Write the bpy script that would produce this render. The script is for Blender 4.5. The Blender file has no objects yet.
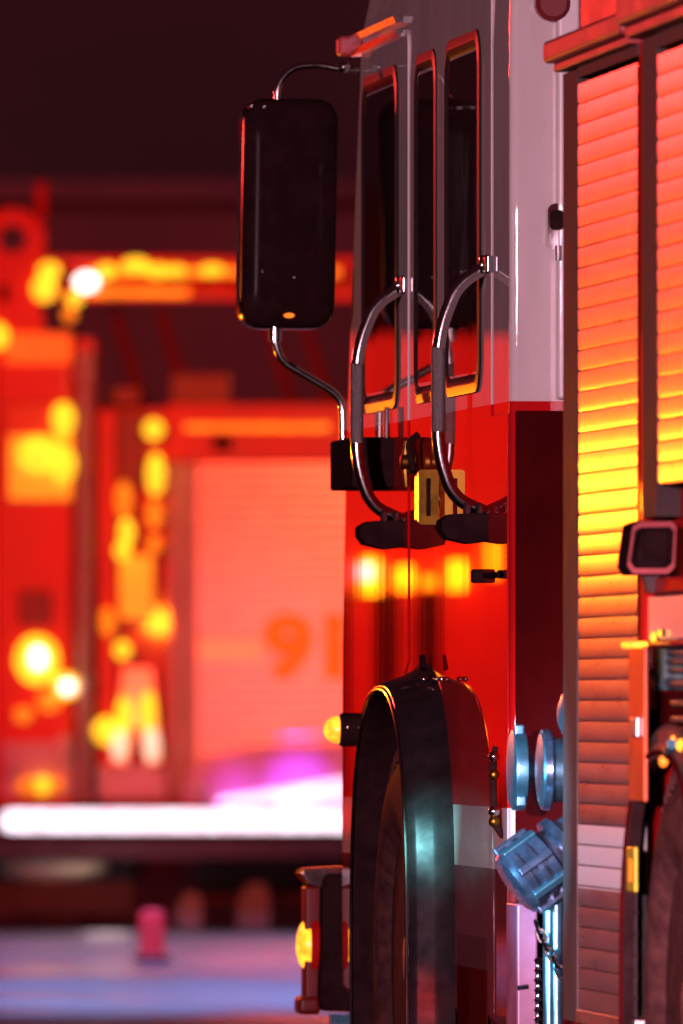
import bpy, bmesh, math, random
from mathutils import Vector, Matrix
random.seed(7)
PI = math.pi
sc = bpy.context.scene
COL = sc.collection

# ------------------------------------------------------------------ camera numbers
F = 13300.0            # focal length in pixels
CX = -3.566            # the camera stands this far left of the fire engine's side
H = 1.12               # camera height
TH = math.atan((341.5 + 1074) / F)
HY = 700.0             # horizon row
def Yx(px, X):         # distance along the engine of a point seen in column px on the plane X
    return (X - CX) / math.tan(TH + math.atan((px - 341.5) / F))
def dep(X, Y): return (X - CX) * math.sin(TH) + Y * math.cos(TH)
def S(px, py, X=0.0):  # point on a plane parallel to the engine's side
    Y = Yx(px, X); return Vector((X, Y, H + (HY - py) * dep(X, Y) / F))
def W(px, py, Y):      # point on a plane square to the engine's axis
    X = CX + Y * math.tan(TH + math.atan((px - 341.5) / F))
    return Vector((X, Y, H + (HY - py) * dep(X, Y) / F))

# ------------------------------------------------------------------ materials
def new_mat(name):
    m = bpy.data.materials.new(name); m.use_nodes = True
    nt = m.node_tree; b = nt.nodes['Principled BSDF']
    return m, nt, b
def noise(nt, scale, detail=4, rough=.6, stretch=None):
    tc = nt.nodes.new('ShaderNodeTexCoord'); n = nt.nodes.new('ShaderNodeTexNoise')
    n.inputs['Scale'].default_value = scale; n.inputs['Detail'].default_value = detail; n.inputs['Roughness'].default_value = rough
    if stretch:
        mp = nt.nodes.new('ShaderNodeMapping'); mp.inputs['Scale'].default_value = stretch
        nt.links.new(tc.outputs['Object'], mp.inputs['Vector']); nt.links.new(mp.outputs[0], n.inputs['Vector'])
    else: nt.links.new(tc.outputs['Object'], n.inputs['Vector'])
    return n
def ramp(nt, src, a, b, p0=.35, p1=.65):
    r = nt.nodes.new('ShaderNodeValToRGB')
    r.color_ramp.elements[0].position = p0; r.color_ramp.elements[1].position = p1
    r.color_ramp.elements[0].color = (*a, 1); r.color_ramp.elements[1].color = (*b, 1)
    nt.links.new(src, r.inputs[0]); return r
def add_bump(nt, b, src, strength, dist=.01, coat=False):
    bp = nt.nodes.new('ShaderNodeBump'); bp.inputs['Strength'].default_value = strength; bp.inputs['Distance'].default_value = dist
    nt.links.new(src, bp.inputs['Height']); nt.links.new(bp.outputs[0], b.inputs['Normal'])
    if coat: nt.links.new(bp.outputs[0], b.inputs['Coat Normal'])
def mat(name, col, rough=.5, metal=0., vary=.25, nscale=18, coat=0., coat_rough=.03, bump=0., bscale=60, aniso=0., spec=.5, rvary=.12, stretch=None):
    m, nt, b = new_mat(name)
    n = noise(nt, nscale, stretch=stretch)
    lo = tuple(c * (1 - vary) for c in col); hi = tuple(min(1, c * (1 + vary * .6)) for c in col)
    r = ramp(nt, n.outputs['Fac'], lo, hi); nt.links.new(r.outputs[0], b.inputs['Base Color'])
    rr = nt.nodes.new('ShaderNodeMapRange'); rr.inputs[3].default_value = max(.02, rough - rvary); rr.inputs[4].default_value = min(1, rough + rvary)
    nt.links.new(n.outputs['Fac'], rr.inputs[0]); nt.links.new(rr.outputs[0], b.inputs['Roughness'])
    b.inputs['Metallic'].default_value = metal; b.inputs['Coat Weight'].default_value = coat; b.inputs['Coat Roughness'].default_value = coat_rough
    b.inputs['Anisotropic'].default_value = aniso; b.inputs['IOR'].default_value = 1.5 if spec >= .3 else 1.12 if spec > 0 else 1.005; b.inputs['Specular IOR Level'].default_value = spec
    if bump:
        n2 = noise(nt, bscale, 3, stretch=stretch); add_bump(nt, b, n2.outputs['Fac'], bump, .004, coat > 0)
    return m
def lamp_mat(name, col, strength, base=None):
    m, nt, b = new_mat(name)
    b.inputs['Base Color'].default_value = (*(base or col), 1); b.inputs['Roughness'].default_value = .25
    b.inputs['Emission Color'].default_value = (*col, 1)
    n = noise(nt, 38, 2); mr = nt.nodes.new('ShaderNodeMapRange'); mr.inputs[1].default_value = .35; mr.inputs[2].default_value = .65
    mr.inputs[3].default_value = strength * .55; mr.inputs[4].default_value = strength * 1.35
    nt.links.new(n.outputs['Fac'], mr.inputs[0]); nt.links.new(mr.outputs[0], b.inputs['Emission Strength'])
    return m

def livery(name):
    """two-tone cab paint: white over red, gold pinstripe, white lower stripe (bands of real paint at fixed heights)"""
    m, nt, b = new_mat(name)
    geo = nt.nodes.new('ShaderNodeNewGeometry'); sep = nt.nodes.new('ShaderNodeSeparateXYZ'); nt.links.new(geo.outputs['Position'], sep.inputs[0])
    z = sep.outputs['Z']
    rp = nt.nodes.new('ShaderNodeValToRGB'); rp.color_ramp.interpolation = 'CONSTANT'
    mr = nt.nodes.new('ShaderNodeMapRange'); mr.inputs[1].default_value = 0; mr.inputs[2].default_value = 4
    nt.links.new(z, mr.inputs[0]); nt.links.new(mr.outputs[0], rp.inputs[0])
    RED = (.50, .008, .010); WHT = (.62, .57, .56); GOLD = (.75, .42, .10); LOW = (.20, .035, .04)
    e = rp.color_ramp.elements
    e[0].position = 0; e[0].color = (*LOW, 1)
    e[1].position = .722 / 4; e[1].color = (.62, .58, .58, 1)
    for p, c in ((.862, RED), (1.784, GOLD), (1.794, WHT)):
        q = e.new(p / 4); q.color = (*c, 1)
    n = noise(nt, 3.0, 5, .65, (1, 1, .35))
    dirt = ramp(nt, n.outputs['Fac'], (.78, .76, .75), (1, 1, 1), .3, .6)
    mx = nt.nodes.new('ShaderNodeMixRGB'); mx.blend_type = 'MULTIPLY'; mx.inputs[0].default_value = 1
    nt.links.new(rp.outputs[0], mx.inputs[1]); nt.links.new(dirt.outputs[0], mx.inputs[2]); nt.links.new(mx.outputs[0], b.inputs['Base Color'])
    b.inputs['Roughness'].default_value = .55; b.inputs['Coat Weight'].default_value = 1; b.inputs['Coat Roughness'].default_value = .012
    n2 = noise(nt, 3.2, 1.5, .5, (1, 2.4, .10)); add_bump(nt, b, n2.outputs['Fac'], .10, .00035, True); b.inputs['IOR'].default_value = 1.005
    return m

M = {}
M['paint'] = livery('cab_livery_paint')
M['red'] = mat('red_paint', (.48, .010, .012), .5, coat=.5, vary=.2, nscale=3, spec=.05)
M['orange'] = mat('orange_red_paint', (.62, .10, .03), .4, coat=.5, vary=.15, nscale=5)
M['white'] = mat('white_paint', (.72, .68, .68), .35, coat=.6, vary=.1, nscale=4)
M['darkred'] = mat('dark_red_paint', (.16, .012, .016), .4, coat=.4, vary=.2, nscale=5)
M['chrome'] = mat('polished_steel', (.62, .62, .62), .13, 1, vary=.12, rvary=.06, nscale=9, bump=.03)
M['satin'] = mat('satin_aluminium', (.50, .47, .46), .38, 1, vary=.15, nscale=12)
M['frame'] = mat('anodised_frame', (.085, .062, .060), .6, .0, spec=.15, vary=.2, nscale=8)
M['winframe'] = mat('black_glossy_window_frame', (.03, .02, .02), .30, spec=.1, vary=.1, rvary=.01, nscale=5)
M['railred'] = mat('matt_red_rail', (.42, .06, .07), .5, vary=.2, nscale=6)
M['groove'] = mat('dark_slat_joint', (.11, .06, .06), .8, spec=.1)
M['panelgrey'] = mat('blue_grey_panel', (.20, .42, .46), .5, .0, vary=.4, nscale=9, spec=.1)
M['lilac'] = mat('lilac_grey_plate', (.22, .10, .20), .35, vary=.2, nscale=8)
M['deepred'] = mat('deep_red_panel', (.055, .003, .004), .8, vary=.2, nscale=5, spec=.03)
M['knurl'] = mat('ribbed_rubber_grip', (.26, .23, .23), .38, .9, vary=.3, nscale=300, bump=.8, bscale=420)
M['black'] = mat('black_plastic', (.024, .011, .012), .55, vary=.3, nscale=20, bump=.05, spec=0)
M['rubber'] = mat('black_rubber', (.035, .028, .028), .6, vary=.35, nscale=30, bump=.15)
M['tyre'] = mat('tyre_rubber', (.075, .030, .030), .7, spec=.1, vary=.4, nscale=22, bump=.3, bscale=90)
M['flare'] = mat('dark_polished_flare', (.15, .13, .15), .14, .9, vary=.35, nscale=14, bump=.015, bscale=18, rvary=.03)
M['cap'] = mat('brushed_blue_grey_cap', (.10, .29, .40), .33, .85, vary=.2, nscale=16, bump=.1)
M['capdark'] = mat('dark_cast_cap', (.07, .11, .18), .26, .7, vary=.35, nscale=25, bump=.15)
M['brass'] = mat('yellow_brass', (.24, .14, .02), .34, 1, vary=.2, nscale=20)
M['asphalt'] = None
def slat_mat(name, base, hasstripe):
    m, nt, b = new_mat(name)
    geo = nt.nodes.new('ShaderNodeNewGeometry'); sep = nt.nodes.new('ShaderNodeSeparateXYZ'); nt.links.new(geo.outputs['Position'], sep.inputs[0])
    n = noise(nt, 7, 5, .6, (1, .5, 4)); r = ramp(nt, n.outputs['Fac'], tuple(c * .8 for c in base), base)
    out = r.outputs[0]
    if hasstripe:
        a = nt.nodes.new('ShaderNodeMath'); a.operation = 'COMPARE'; a.inputs[1].default_value = hasstripe[0]; a.inputs[2].default_value = hasstripe[1]
        nt.links.new(sep.outputs['Z'], a.inputs[0])
        mx = nt.nodes.new('ShaderNodeMixRGB'); nt.links.new(a.outputs[0], mx.inputs[0]); nt.links.new(out, mx.inputs[1]); mx.inputs[2].default_value = (.85, .84, .86, 1)
        out = mx.outputs[0]
        iv = nt.nodes.new('ShaderNodeMapRange'); iv.inputs[3].default_value = .90; iv.inputs[4].default_value = 0.0
        nt.links.new(a.outputs[0], iv.inputs[0]); nt.links.new(iv.outputs[0], b.inputs['Metallic'])
    else: b.inputs['Metallic'].default_value = .75
    nt.links.new(out, b.inputs['Base Color'])
    rr = nt.nodes.new('ShaderNodeMapRange'); rr.inputs[3].default_value = .25; rr.inputs[4].default_value = .32
    nt.links.new(n.outputs['Fac'], rr.inputs[0]); nt.links.new(rr.outputs[0], b.inputs['Roughness'])
    return m
M['slat'] = slat_mat('roller_shutter_aluminium', (.62, .58, .57), (.783, .070))
M['bgslat'] = slat_mat('far_shutter_aluminium', (.62, .50, .44), None)
def glass(name):
    m, nt, b = new_mat(name)
    b.inputs['Base Color'].default_value = (.012, .006, .008, 1); b.inputs['Roughness'].default_value = .04
    b.inputs['IOR'].default_value = 1.22
    n = noise(nt, 2.2, 2); add_bump(nt, b, n.outputs['Fac'], .12, .01)
    return m
M['glass'] = glass('tinted_window_glass')
M['amber'] = lamp_mat('amber_lens_lit', (1, .36, .02), 2.2, (.8, .3, .02))
M['amber_dim'] = lamp_mat('amber_lens', (1, .22, .02), .9, (.8, .25, .02))
M['amber_hot'] = lamp_mat('amber_warning_lens', (1, .36, .004), 7, (.8, .4, .05))
M['amber_mid'] = lamp_mat('amber_beacon_lens', (1, .30, .003), 4, (.8, .4, .05))
M['bgamber'] = lamp_mat('far_amber_lens_glow', (1, .62, .02), 1.6, (.8, .5, .05))
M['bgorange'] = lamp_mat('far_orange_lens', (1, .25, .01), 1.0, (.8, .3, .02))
M['orangeglow'] = lamp_mat('orange_glow_patch', (1, .13, .01), .75, (.7, .2, .03))  # emission stands in for orange light falling on the part
M['amberglow'] = lamp_mat('amber_glow_patch', (1, .34, .015), .85, (.8, .5, .05))  # emission stands in for amber light caught by a panel
M['warmwhite'] = lamp_mat('warm_white_glow', (1, .80, .55), 1.1)
M['white_hot'] = lamp_mat('white_led', (1, .96, .92), 3)
M['led'] = lamp_mat('white_led_strip', (.84, .88, 1), 1.9)
M['leddim'] = lamp_mat('dim_led_strip', (.92, .82, 1), 1.15)
M['teal_lamp'] = lamp_mat('teal_white_lens', (.45, 1, .95), 60)
M['violet'] = mat('pale_tarp', (.62, .50, .70), .6, vary=.15, nscale=4)
M['bgred'] = mat('far_red_paint', (.60, .020, .014), .42, coat=.4, vary=.18, nscale=2)
M['bggrey'] = mat('far_grey_metal', (.42, .36, .34), .5, .3, vary=.2, nscale=3)
M['tan'] = mat('tan_box', (.20, .17, .14), .7, vary=.2, nscale=5)
M['bumperred'] = mat('dark_red_bumper_paint', (.16, .008, .008), .4, vary=.2, spec=.3)
M['numeral'] = mat('orange_decal', (1, .42, .03), .45, .6, vary=.05)
M['peach'] = mat('pale_gold_decal', (1, .85, .5), .45, .7, vary=.05)

def wall_mat():
    m, nt, b = new_mat('dark_station_wall')
    n = noise(nt, .5, 5); r = ramp(nt, n.outputs['Fac'], (.08, .06, .06), (.12, .09, .09)); nt.links.new(r.outputs[0], b.inputs['Base Color'])
    b.inputs['Roughness'].default_value = .8
    return m
M['wall'] = wall_mat()
def ground_mat():
    m, nt, b = new_mat('wet_asphalt')
    n = noise(nt, 1.1, 8, .65); r = ramp(nt, n.outputs['Fac'], (.035, .035, .038), (.085, .085, .09), .3, .7)
    nt.links.new(r.outputs[0], b.inputs['Base Color'])
    n3 = noise(nt, .35, 4); rr = nt.nodes.new('ShaderNodeMapRange'); rr.inputs[1].default_value = .4; rr.inputs[2].default_value = .6; rr.inputs[3].default_value = .20; rr.inputs[4].default_value = .42
    nt.links.new(n3.outputs['Fac'], rr.inputs[0]); nt.links.new(rr.outputs[0], b.inputs['Roughness'])
    n2 = noise(nt, 55, 4); add_bump(nt, b, n2.outputs['Fac'], .35, .01)
    return m
M['asphalt'] = ground_mat()

# ------------------------------------------------------------------ mesh helpers
def box(bm, x0, x1, y0, y1, z0, z1, bev=0, seg=3):
    x0, x1 = min(x0, x1), max(x0, x1); y0, y1 = min(y0, y1), max(y0, y1); z0, z1 = min(z0, z1), max(z0, z1)
    r = bmesh.ops.create_cube(bm, size=1)
    vs = r['verts']
    for v in vs:
        v.co = Vector(((x0 + x1) / 2 + v.co.x * (x1 - x0), (y0 + y1) / 2 + v.co.y * (y1 - y0), (z0 + z1) / 2 + v.co.z * (z1 - z0)))
    if bev:
        es = list({e for v in vs for e in v.link_edges})
        bmesh.ops.bevel(bm, geom=es, offset=bev, segments=seg, profile=.5, affect='EDGES', clamp_overlap=True)
def prism(bm, pts, axis, a0, a1):
    """pts: 2-D outline; axis 'x': (y,z), 'y': (x,z), 'z': (x,y)"""
    def mk(p, a): return (a, p[0], p[1]) if axis == 'x' else (p[0], a, p[1]) if axis == 'y' else (p[0], p[1], a)
    A = [bm.verts.new(mk(p, a0)) for p in pts]; B = [bm.verts.new(mk(p, a1)) for p in pts]
    n = len(pts); fs = [bm.faces.new(A), bm.faces.new(B)]
    for i in range(n): fs.append(bm.faces.new((A[i], A[(i + 1) % n], B[(i + 1) % n], B[i])))
    return fs
def ring_prism(bm, outer, inner, axis, a0, a1):
    def mk(p, a): return (a, p[0], p[1]) if axis == 'x' else (p[0], a, p[1])
    L = [[bm.verts.new(mk(p, a)) for p in o] for o, a in ((outer, a0), (inner, a0), (inner, a1), (outer, a1))]
    n = len(outer)
    for k in range(4):
        P, Q = L[k], L[(k + 1) % 4]
        for i in range(n): bm.faces.new((P[i], P[(i + 1) % n], Q[(i + 1) % n], Q[i]))
def rrect(a0, a1, b0, b1, r, n=6):
    r = min(r, (a1 - a0) / 2.01, (b1 - b0) / 2.01); pts = []
    for cx, cy, s in ((a1 - r, b1 - r, 0), (a0 + r, b1 - r, 1), (a0 + r, b0 + r, 2), (a1 - r, b0 + r, 3)):
        for k in range(n + 1):
            t = (s + k / n) * PI / 2; pts.append((cx + r * math.cos(t), cy + r * math.sin(t)))
    return pts
def smooth_path(pts, r=.06, n=7):
    pts = [Vector(p) for p in pts]; out = [pts[0]]
    for i in range(1, len(pts) - 1):
        a, b, c = pts[i - 1], pts[i], pts[i + 1]
        d1 = (a - b); d2 = (c - b); q = min(r, d1.length * .48, d2.length * .48)
        p1 = b + d1.normalized() * q; p2 = b + d2.normalized() * q
        for k in range(n + 1):
            t = k / n; out.append(p1 * (1 - t) ** 2 + b * 2 * t * (1 - t) + p2 * t * t)
    out.append(pts[-1]); return out
def tube(bm, pts, r, n=14, cap=True):
    pts = [Vector(p) for p in pts]
    rings = []; up = None
    for i, p in enumerate(pts):
        d = (pts[min(i + 1, len(pts) - 1)] - pts[max(i - 1, 0)]).normalized()
        if up is None:
            up = Vector((0, 0, 1)) if abs(d.z) < .9 else Vector((0, 1, 0))
        u = (up - d * up.dot(d)).normalized(); w = d.cross(u); up = u
        rr = r[i] if isinstance(r, (list, tuple)) else r
        rings.append([bm.verts.new(p + (u * math.cos(2 * PI * k / n) + w * math.sin(2 * PI * k / n)) * rr) for k in range(n)])
    for A, B in zip(rings, rings[1:]):
        for k in range(n): bm.faces.new((A[k], A[(k + 1) % n], B[(k + 1) % n], B[k]))
    if cap: bm.faces.new(rings[0]); bm.faces.new(rings[-1])
def lathe(bm, origin, axis, prof, n=40, phase=None):
    """prof: (distance along axis, radius)"""
    o = Vector(origin); d = Vector(axis).normalized()
    u = d.orthogonal().normalized(); w = d.cross(u); rings = []
    for a, r in prof:
        if r < 1e-6: rings.append([bm.verts.new(o + d * a)]); continue
        rings.append([bm.verts.new(o + d * a + (u * math.cos(2 * PI * k / n) + w * math.sin(2 * PI * k / n)) * r) for k in range(n)])
    for A, B in zip(rings, rings[1:]):
        if len(A) == 1 and len(B) == 1: continue
        for k in range(n):
            k2 = (k + 1) % n
            if len(A) == 1: bm.faces.new((A[0], B[k2], B[k]))
            elif len(B) == 1: bm.faces.new((A[k], A[k2], B[0]))
            else: bm.faces.new((A[k], A[k2], B[k2], B[k]))
    for R in (rings[0], rings[-1]):
        if len(R) > 1: bm.faces.new(R)
def ball(bm, c, r, sx=1, sy=1, sz=1, seg=20):
    ret = bmesh.ops.create_uvsphere(bm, u_segments=seg, v_segments=seg // 2, radius=1)
    for v in ret['verts']: v.co = Vector((c[0] + v.co.x * r * sx, c[1] + v.co.y * r * sy, c[2] + v.co.z * r * sz))
def BM(): return bmesh.new()
def world_matrix(o):
    m = Matrix.LocRotScale(o.location, o.rotation_euler, o.scale)
    return (world_matrix(o.parent) @ m) if o.parent else m
def weighted(o):
    m = o.modifiers.new('weighted normals', 'WEIGHTED_NORMAL'); m.mode = 'FACE_AREA'; m.weight = 90; m.keep_sharp = True
def obj(name, bm, material, parent=None, angle=35, frame=None):
    """link a bmesh as one object; vertices are world coordinates (or in 'frame'), the origin goes to its centre"""
    bmesh.ops.recalc_face_normals(bm, faces=bm.faces[:])
    if frame is not None: bmesh.ops.transform(bm, matrix=frame, verts=bm.verts[:])
    lo = Vector((min(v.co[i] for v in bm.verts) for i in range(3))); hi = Vector((max(v.co[i] for v in bm.verts) for i in range(3)))
    c = (lo + hi) / 2
    inv = world_matrix(parent).inverted() if parent else Matrix.Identity(4)
    rot = inv.to_3x3()
    for v in bm.verts: v.co = rot @ (v.co - c)
    me = bpy.data.meshes.new(name); bm.to_mesh(me); bm.free()
    me.polygons.foreach_set('use_smooth', [True] * len(me.polygons)); me.set_sharp_from_angle(angle=math.radians(angle))
    for mm in (material if isinstance(material, (list, tuple)) else [material]): me.materials.append(mm)
    o = bpy.data.objects.new(name, me); COL.objects.link(o)
    o.parent = parent; o.location = inv @ c; weighted(o)
    return o
def thing(name, label, cat, loc, rz=0, group=None):
    o = bpy.data.objects.new(name, None); COL.objects.link(o); o.location = loc; o.rotation_euler = (0, 0, rz)
    o['label'] = label; o['category'] = cat
    if group: o['group'] = group
    o.empty_display_size = .3
    return o
def tag(o, label=None, cat=None, kind=None, group=None):
    if label: o['label'] = label
    if cat: o['category'] = cat
    if kind: o['kind'] = kind
    if group: o['group'] = group
    return o

# ------------------------------------------------------------------ setting
bm = BM(); 
vs = [bm.verts.new(p) for p in ((-600, -200, 0), (600, -200, 0), (600, 1500, 0), (-600, 1500, 0))]; bm.faces.new(vs)
tag(obj('ground', bm, M['asphalt']), kind='structure')

# ------------------------------------------------------------------ the near fire engine
E = thing('fire_engine', 'near white over red fire engine with chrome grab rails, large mirror and roller shutters', 'fire engine', (1.25, 29, 0))
YR, YF = Yx(510, 0), Yx(336, 0)       # rear and front of the cab
WID = 2.5
def cab_section(yf, inset=0, rc=.02, rf=.16):
    pts = []
    x0, x1 = inset, WID - inset
    def arc(cx, cy, r, a0, a1, n=8):
        for k in range(n + 1):
            a = math.radians(a0 + (a1 - a0) * k / n); pts.append((cx + r * math.cos(a), cy + r * math.sin(a)))
    yr = YR + inset
    arc(x0 + rc, yr + rc, rc, 270, 180); arc(x0 + rf, yf - rf, rf, 180, 90)
    arc(x1 - rf, yf - rf, rf, 90, 0); arc(x1 - rc, yr + rc, rc, 0, -90)
    return pts
bm = BM(); rings = []
for z, yf, ins in ((.36, YF - .02, .02), (.40, YF, 0), (.75, YF + .01, 0), (1.25, YF, 0), (1.8, YF - .10, 0), (2.2, YF - .24, 0), (2.62, YF - .40, 0), (2.80, YF - .47, .004), (2.95, YF - .54, .03), (3.03, YF - .66, .10), (3.06, YF - .8, .25)):
    rings.append([bm.verts.new((x, y, z)) for x, y in cab_section(yf, ins)])
for A, B in zip(rings, rings[1:]):
    n = len(A)
    for k in range(n): bm.faces.new((A[k], A[(k + 1) % n], B[(k + 1) % n], B[k]))
bm.faces.new(rings[0]); bm.faces.new(rings[-1])
cab = obj('cab', bm, M['paint'], E, 40)
WY, WZ = 31.66, .53                   # front axle
def arch_pts(r, rz, n=48, e=2.5, zb=.2):
    """arch outline from the bottom rear up and over to the bottom front"""
    out = [(-r, zb - WZ)]
    for k in range(n + 1):
        a = PI - PI * k / n
        c, s = math.cos(a), math.sin(a)
        out.append((r * math.copysign(abs(c) ** (2 / e), c), rz * abs(s) ** (2 / e)))
    out.append((r, zb - WZ)); return out
def boolean_cut(o, bm_cut):
    bmesh.ops.recalc_face_normals(bm_cut, faces=bm_cut.faces[:])
    me = bpy.data.meshes.new('cut'); bm_cut.to_mesh(me); bm_cut.free()
    c = bpy.data.objects.new('cut', me); COL.objects.link(c)
    o.modifiers.clear(); md = o.modifiers.new('cut', 'BOOLEAN'); md.object = c; md.operation = 'DIFFERENCE'; md.solver = 'EXACT'
    bpy.context.view_layer.update()
    dg = bpy.context.evaluated_depsgraph_get(); nm = bpy.data.meshes.new_from_object(o.evaluated_get(dg))
    o.modifiers.clear(); weighted(o); old = o.data; nm.name = old.name; o.data = nm; bpy.data.objects.remove(c); bpy.data.meshes.remove(me)
    nm.set_sharp_from_angle(angle=math.radians(40))
bm = BM(); prism(bm, [(WY + a, WZ + b) for a, b in arch_pts(.63, .65, zb=.1)], 'x', -.3, .62); boolean_cut(cab, bm)
bm = BM()                             # black liner of the wheel well
o_ = [(WY + a, WZ + b) for a, b in arch_pts(.628, .648, zb=.22)]; i_ = [(WY + a, WZ + b) for a, b in arch_pts(.615, .635, zb=.22)]
for X0, X1 in ((.006, .60),):
    A = [bm.verts.new((X0, *p)) for p in i_]; B = [bm.verts.new((X1, *p)) for p in i_]
    for k in range(len(A) - 1): bm.faces.new((A[k], A[k + 1], B[k + 1], B[k]))
    bm.faces.new(B)
obj('wheel_well', bm, M['black'], E)

# doors, windows
ZB, ZT = 1.83, 2.67
def window(pxl, pxr, parent, X=-.012, z0=ZB, z1=ZT):
    y1, y0 = Yx(pxl, X - .005), Yx(pxr, X - .005)
    bm = BM(); L = []
    for d, h in ((0, .0), (.0015, .0035), (.022, .0062), (.025, .0060), (.040, .0012), (.050, -.006)):   # shallow outer and inner slopes
        L.append([bm.verts.new((X - h, *p)) for p in rrect(y0 + d, y1 - d, z0 + d, z1 - d, .085 - d * .8, 8)])
    for A, B in zip(L, L[1:]):
        for k in range(len(A)): bm.faces.new((A[k], A[(k + 1) % len(A)], B[(k + 1) % len(A)], B[k]))
    obj('window_frame', bm, M['winframe'], parent)
    bm = BM(); prism(bm, rrect(y0 + .05, y1 - .05, z0 + .05, z1 - .05, .045), 'x', X + .0045, X - .001)
    obj('window_glass', bm, M['glass'], parent)
def slab(y0, y1, z0, z1, x0, x1, r=.05, bev=.006):
    bm = BM(); prism(bm, rrect(y0, y1, z0, z1, r), 'x', x0, x1)
    es = [e for e in bm.edges if all(abs(v.co.x - min(x0, x1)) < 1e-6 for v in e.verts)]
    bmesh.ops.bevel(bm, geom=es, offset=bev, segments=3, profile=.5, affect='EDGES')
    return bm
# front door stops above the wheel arch: cut with the arch
fd = obj('front_door', slab(Yx(404, -.012), Yx(356, -.012) - .02, .62, 2.74, -.003, .004, bev=.0012), M['paint'], E)
bm = BM(); prism(bm, [(WY + a, WZ + b) for a, b in arch_pts(.70, .72, zb=.1)], 'x', -.3, .3); boolean_cut(fd, bm)
window(360.5, 396, fd, -.005)
rd = obj('rear_door', slab(Yx(487, -.012), Yx(441, -.012), .50, 2.76, -.003, .004, bev=.0012), M['paint'], E)
bm = BM(); prism(bm, [(WY + a, WZ + b) for a, b in arch_pts(.70, .72, zb=.1)], 'x', -.3, .3); boolean_cut(rd, bm)
window(443.5, 478.5, rd, -.005)
window(413, 435, E, 0.0)
# dark step well under the rear door
bm = BM(); box(bm, -.003, .0, Yx(488, 0), Yx(458, 0), .36, .575, .001); obj('step_well', bm, M['deepred'], E)
# rear corner trim
bm = BM(); box(bm, -.004, .0, YR + .02, Yx(490.5, 0), .40, 1.77, .0015); obj('corner_panel', bm, M['paint'], E)
# front roof ledge with a light catching edge
bm = BM(); a = S(402, 28); b = S(356, 42)
prism(bm, [(.01, 2.733), (-.012, 2.733), (-.018, 2.748), (.01, 2.748)], 'y', a.y, b.y); prism(bm, [(.01, 2.766), (-.016, 2.766), (-.022, 2.782), (.01, 2.782)], 'y', a.y, b.y)
ledge = obj('drip_rail', bm, M['chrome'], E)
bm = BM(); box(bm, -.045, .02, b.y - .02, b.y + .06, 2.735, 2.785, .012); obj('rail_end', bm, M['railred'], E)

# wheels
def wheel(cy, cz, R, x0=.03):
    bm = BM()
    lathe(bm, (x0 + .16, cy, cz), (1, 0, 0), [(-.13, R * .60), (-.155, R * .66), (-.165, R * .76), (-.155, R * .88), (-.135, R * .955), (-.115, R * .985), (-.09, R), (-.055, R), (-.05, R * .975), (-.035, R * .975), (-.03, R), (.03, R), (.035, R * .975), (.05, R * .975), (.055, R), (.09, R), (.12, R * .98), (.15, R * .9), (.16, R * .75), (.14, R * .6)], 72)
    # shoulder lugs
    for k in range(60):
        a = 2 * PI * k / 60; c, s = math.cos(a), math.sin(a)
        m = Matrix.Translation((x0 + .045, cy + c * R * .985, cz + s * R * .985)) @ Matrix.Rotation(a, 4, 'X')
        r = bmesh.ops.create_cube(bm, size=1)
        for v in r['verts']: v.co = m @ Vector((v.co.x * .05, v.co.y * .028, v.co.z * .030))
    t = obj('wheel', bm, M['tyre'], E)
    bm = BM()
    lathe(bm, (x0 + .13, cy, cz), (1, 0, 0), [(-.045, R * .615), (-.03, R * .57), (.05, R * .53), (.06, R * .40), (.015, R * .36), (-.02, R * .20), (-.09, R * .17), (-.10, R * .10), (-.10, 0)], 48)
    rim = obj('rim', bm, M['satin'], t)
    for k in range(10):
        a = 2 * PI * k / 10
        bm = BM(); lathe(bm, (x0 + .14, cy + math.cos(a) * R * .46, cz + math.sin(a) * R * .46), (-1, 0, 0), [(0, .017), (.03, .017), (.05, .009), (.05, 0)], 8); obj('wheel_nut', bm, M['chrome'], t)
    return t
wheel(WY, .50, .50, -.074)
wheel(27.13, .49, .485, .0)
# arch flares
def flare(cy, cz, r0, b0, r1, b1, X, mname, lip=.014, xin=0.0):
    bm = BM()
    prof = [(xin, .055), (xin - .012, .040), (X * .45, .022), (X * .8, .012), (X + .004, .004), (X, -.004), (X + .002, -lip), (X + .014, -lip - .006), (xin + .004, -lip - .004)]
    A = []
    for x, d in prof:
        t = min(1, max(0, (x - X) / (xin - X)))
        r = r0 + d; b = b0 + d
        A.append([bm.verts.new((x, cy + p, cz + q)) for p, q in arch_pts(r, b, 64, 2.5, .30 if cz > 0 else 0)])
    n = len(A[0])
    for i, (P, Q) in enumerate(zip(A, A[1:])):
        for k in range(n - 1): bm.faces.new((P[k], P[k + 1], Q[k + 1], Q[k])).material_index = 1 if i >= 6 else 0
    P, Q = A[-1], A[0]
    for k in range(n - 1): bm.faces.new((P[k], P[k + 1], Q[k + 1], Q[k])).material_index = 1
    return obj('wheel_arch_flare', bm, [M[mname], M['black']], E, 50)
fl = flare(WY, WZ, .625, .625, 0, 0, -.105, 'flare')
bm = BM()                            # rolled bright edge along the lip
edge = [(-.107, WY + p, WZ + q) for p, q in arch_pts(.615, .615, 64, 2.5, .3)]; tube(bm, edge, .0048, 8)
obj('arch_lip', bm, M['chrome'], fl)
bm = BM(); c = S(423, 656, -.03)     # little tab where the two flare halves meet
prism(bm, [(c.y - .03, c.z - .03), (c.y + .03, c.z + .004), (c.y + .05, c.z), (c.y + .03, c.z - .035)], 'x', -.034, -.022); obj('flare_tab', bm, M['black'], fl)

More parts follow.
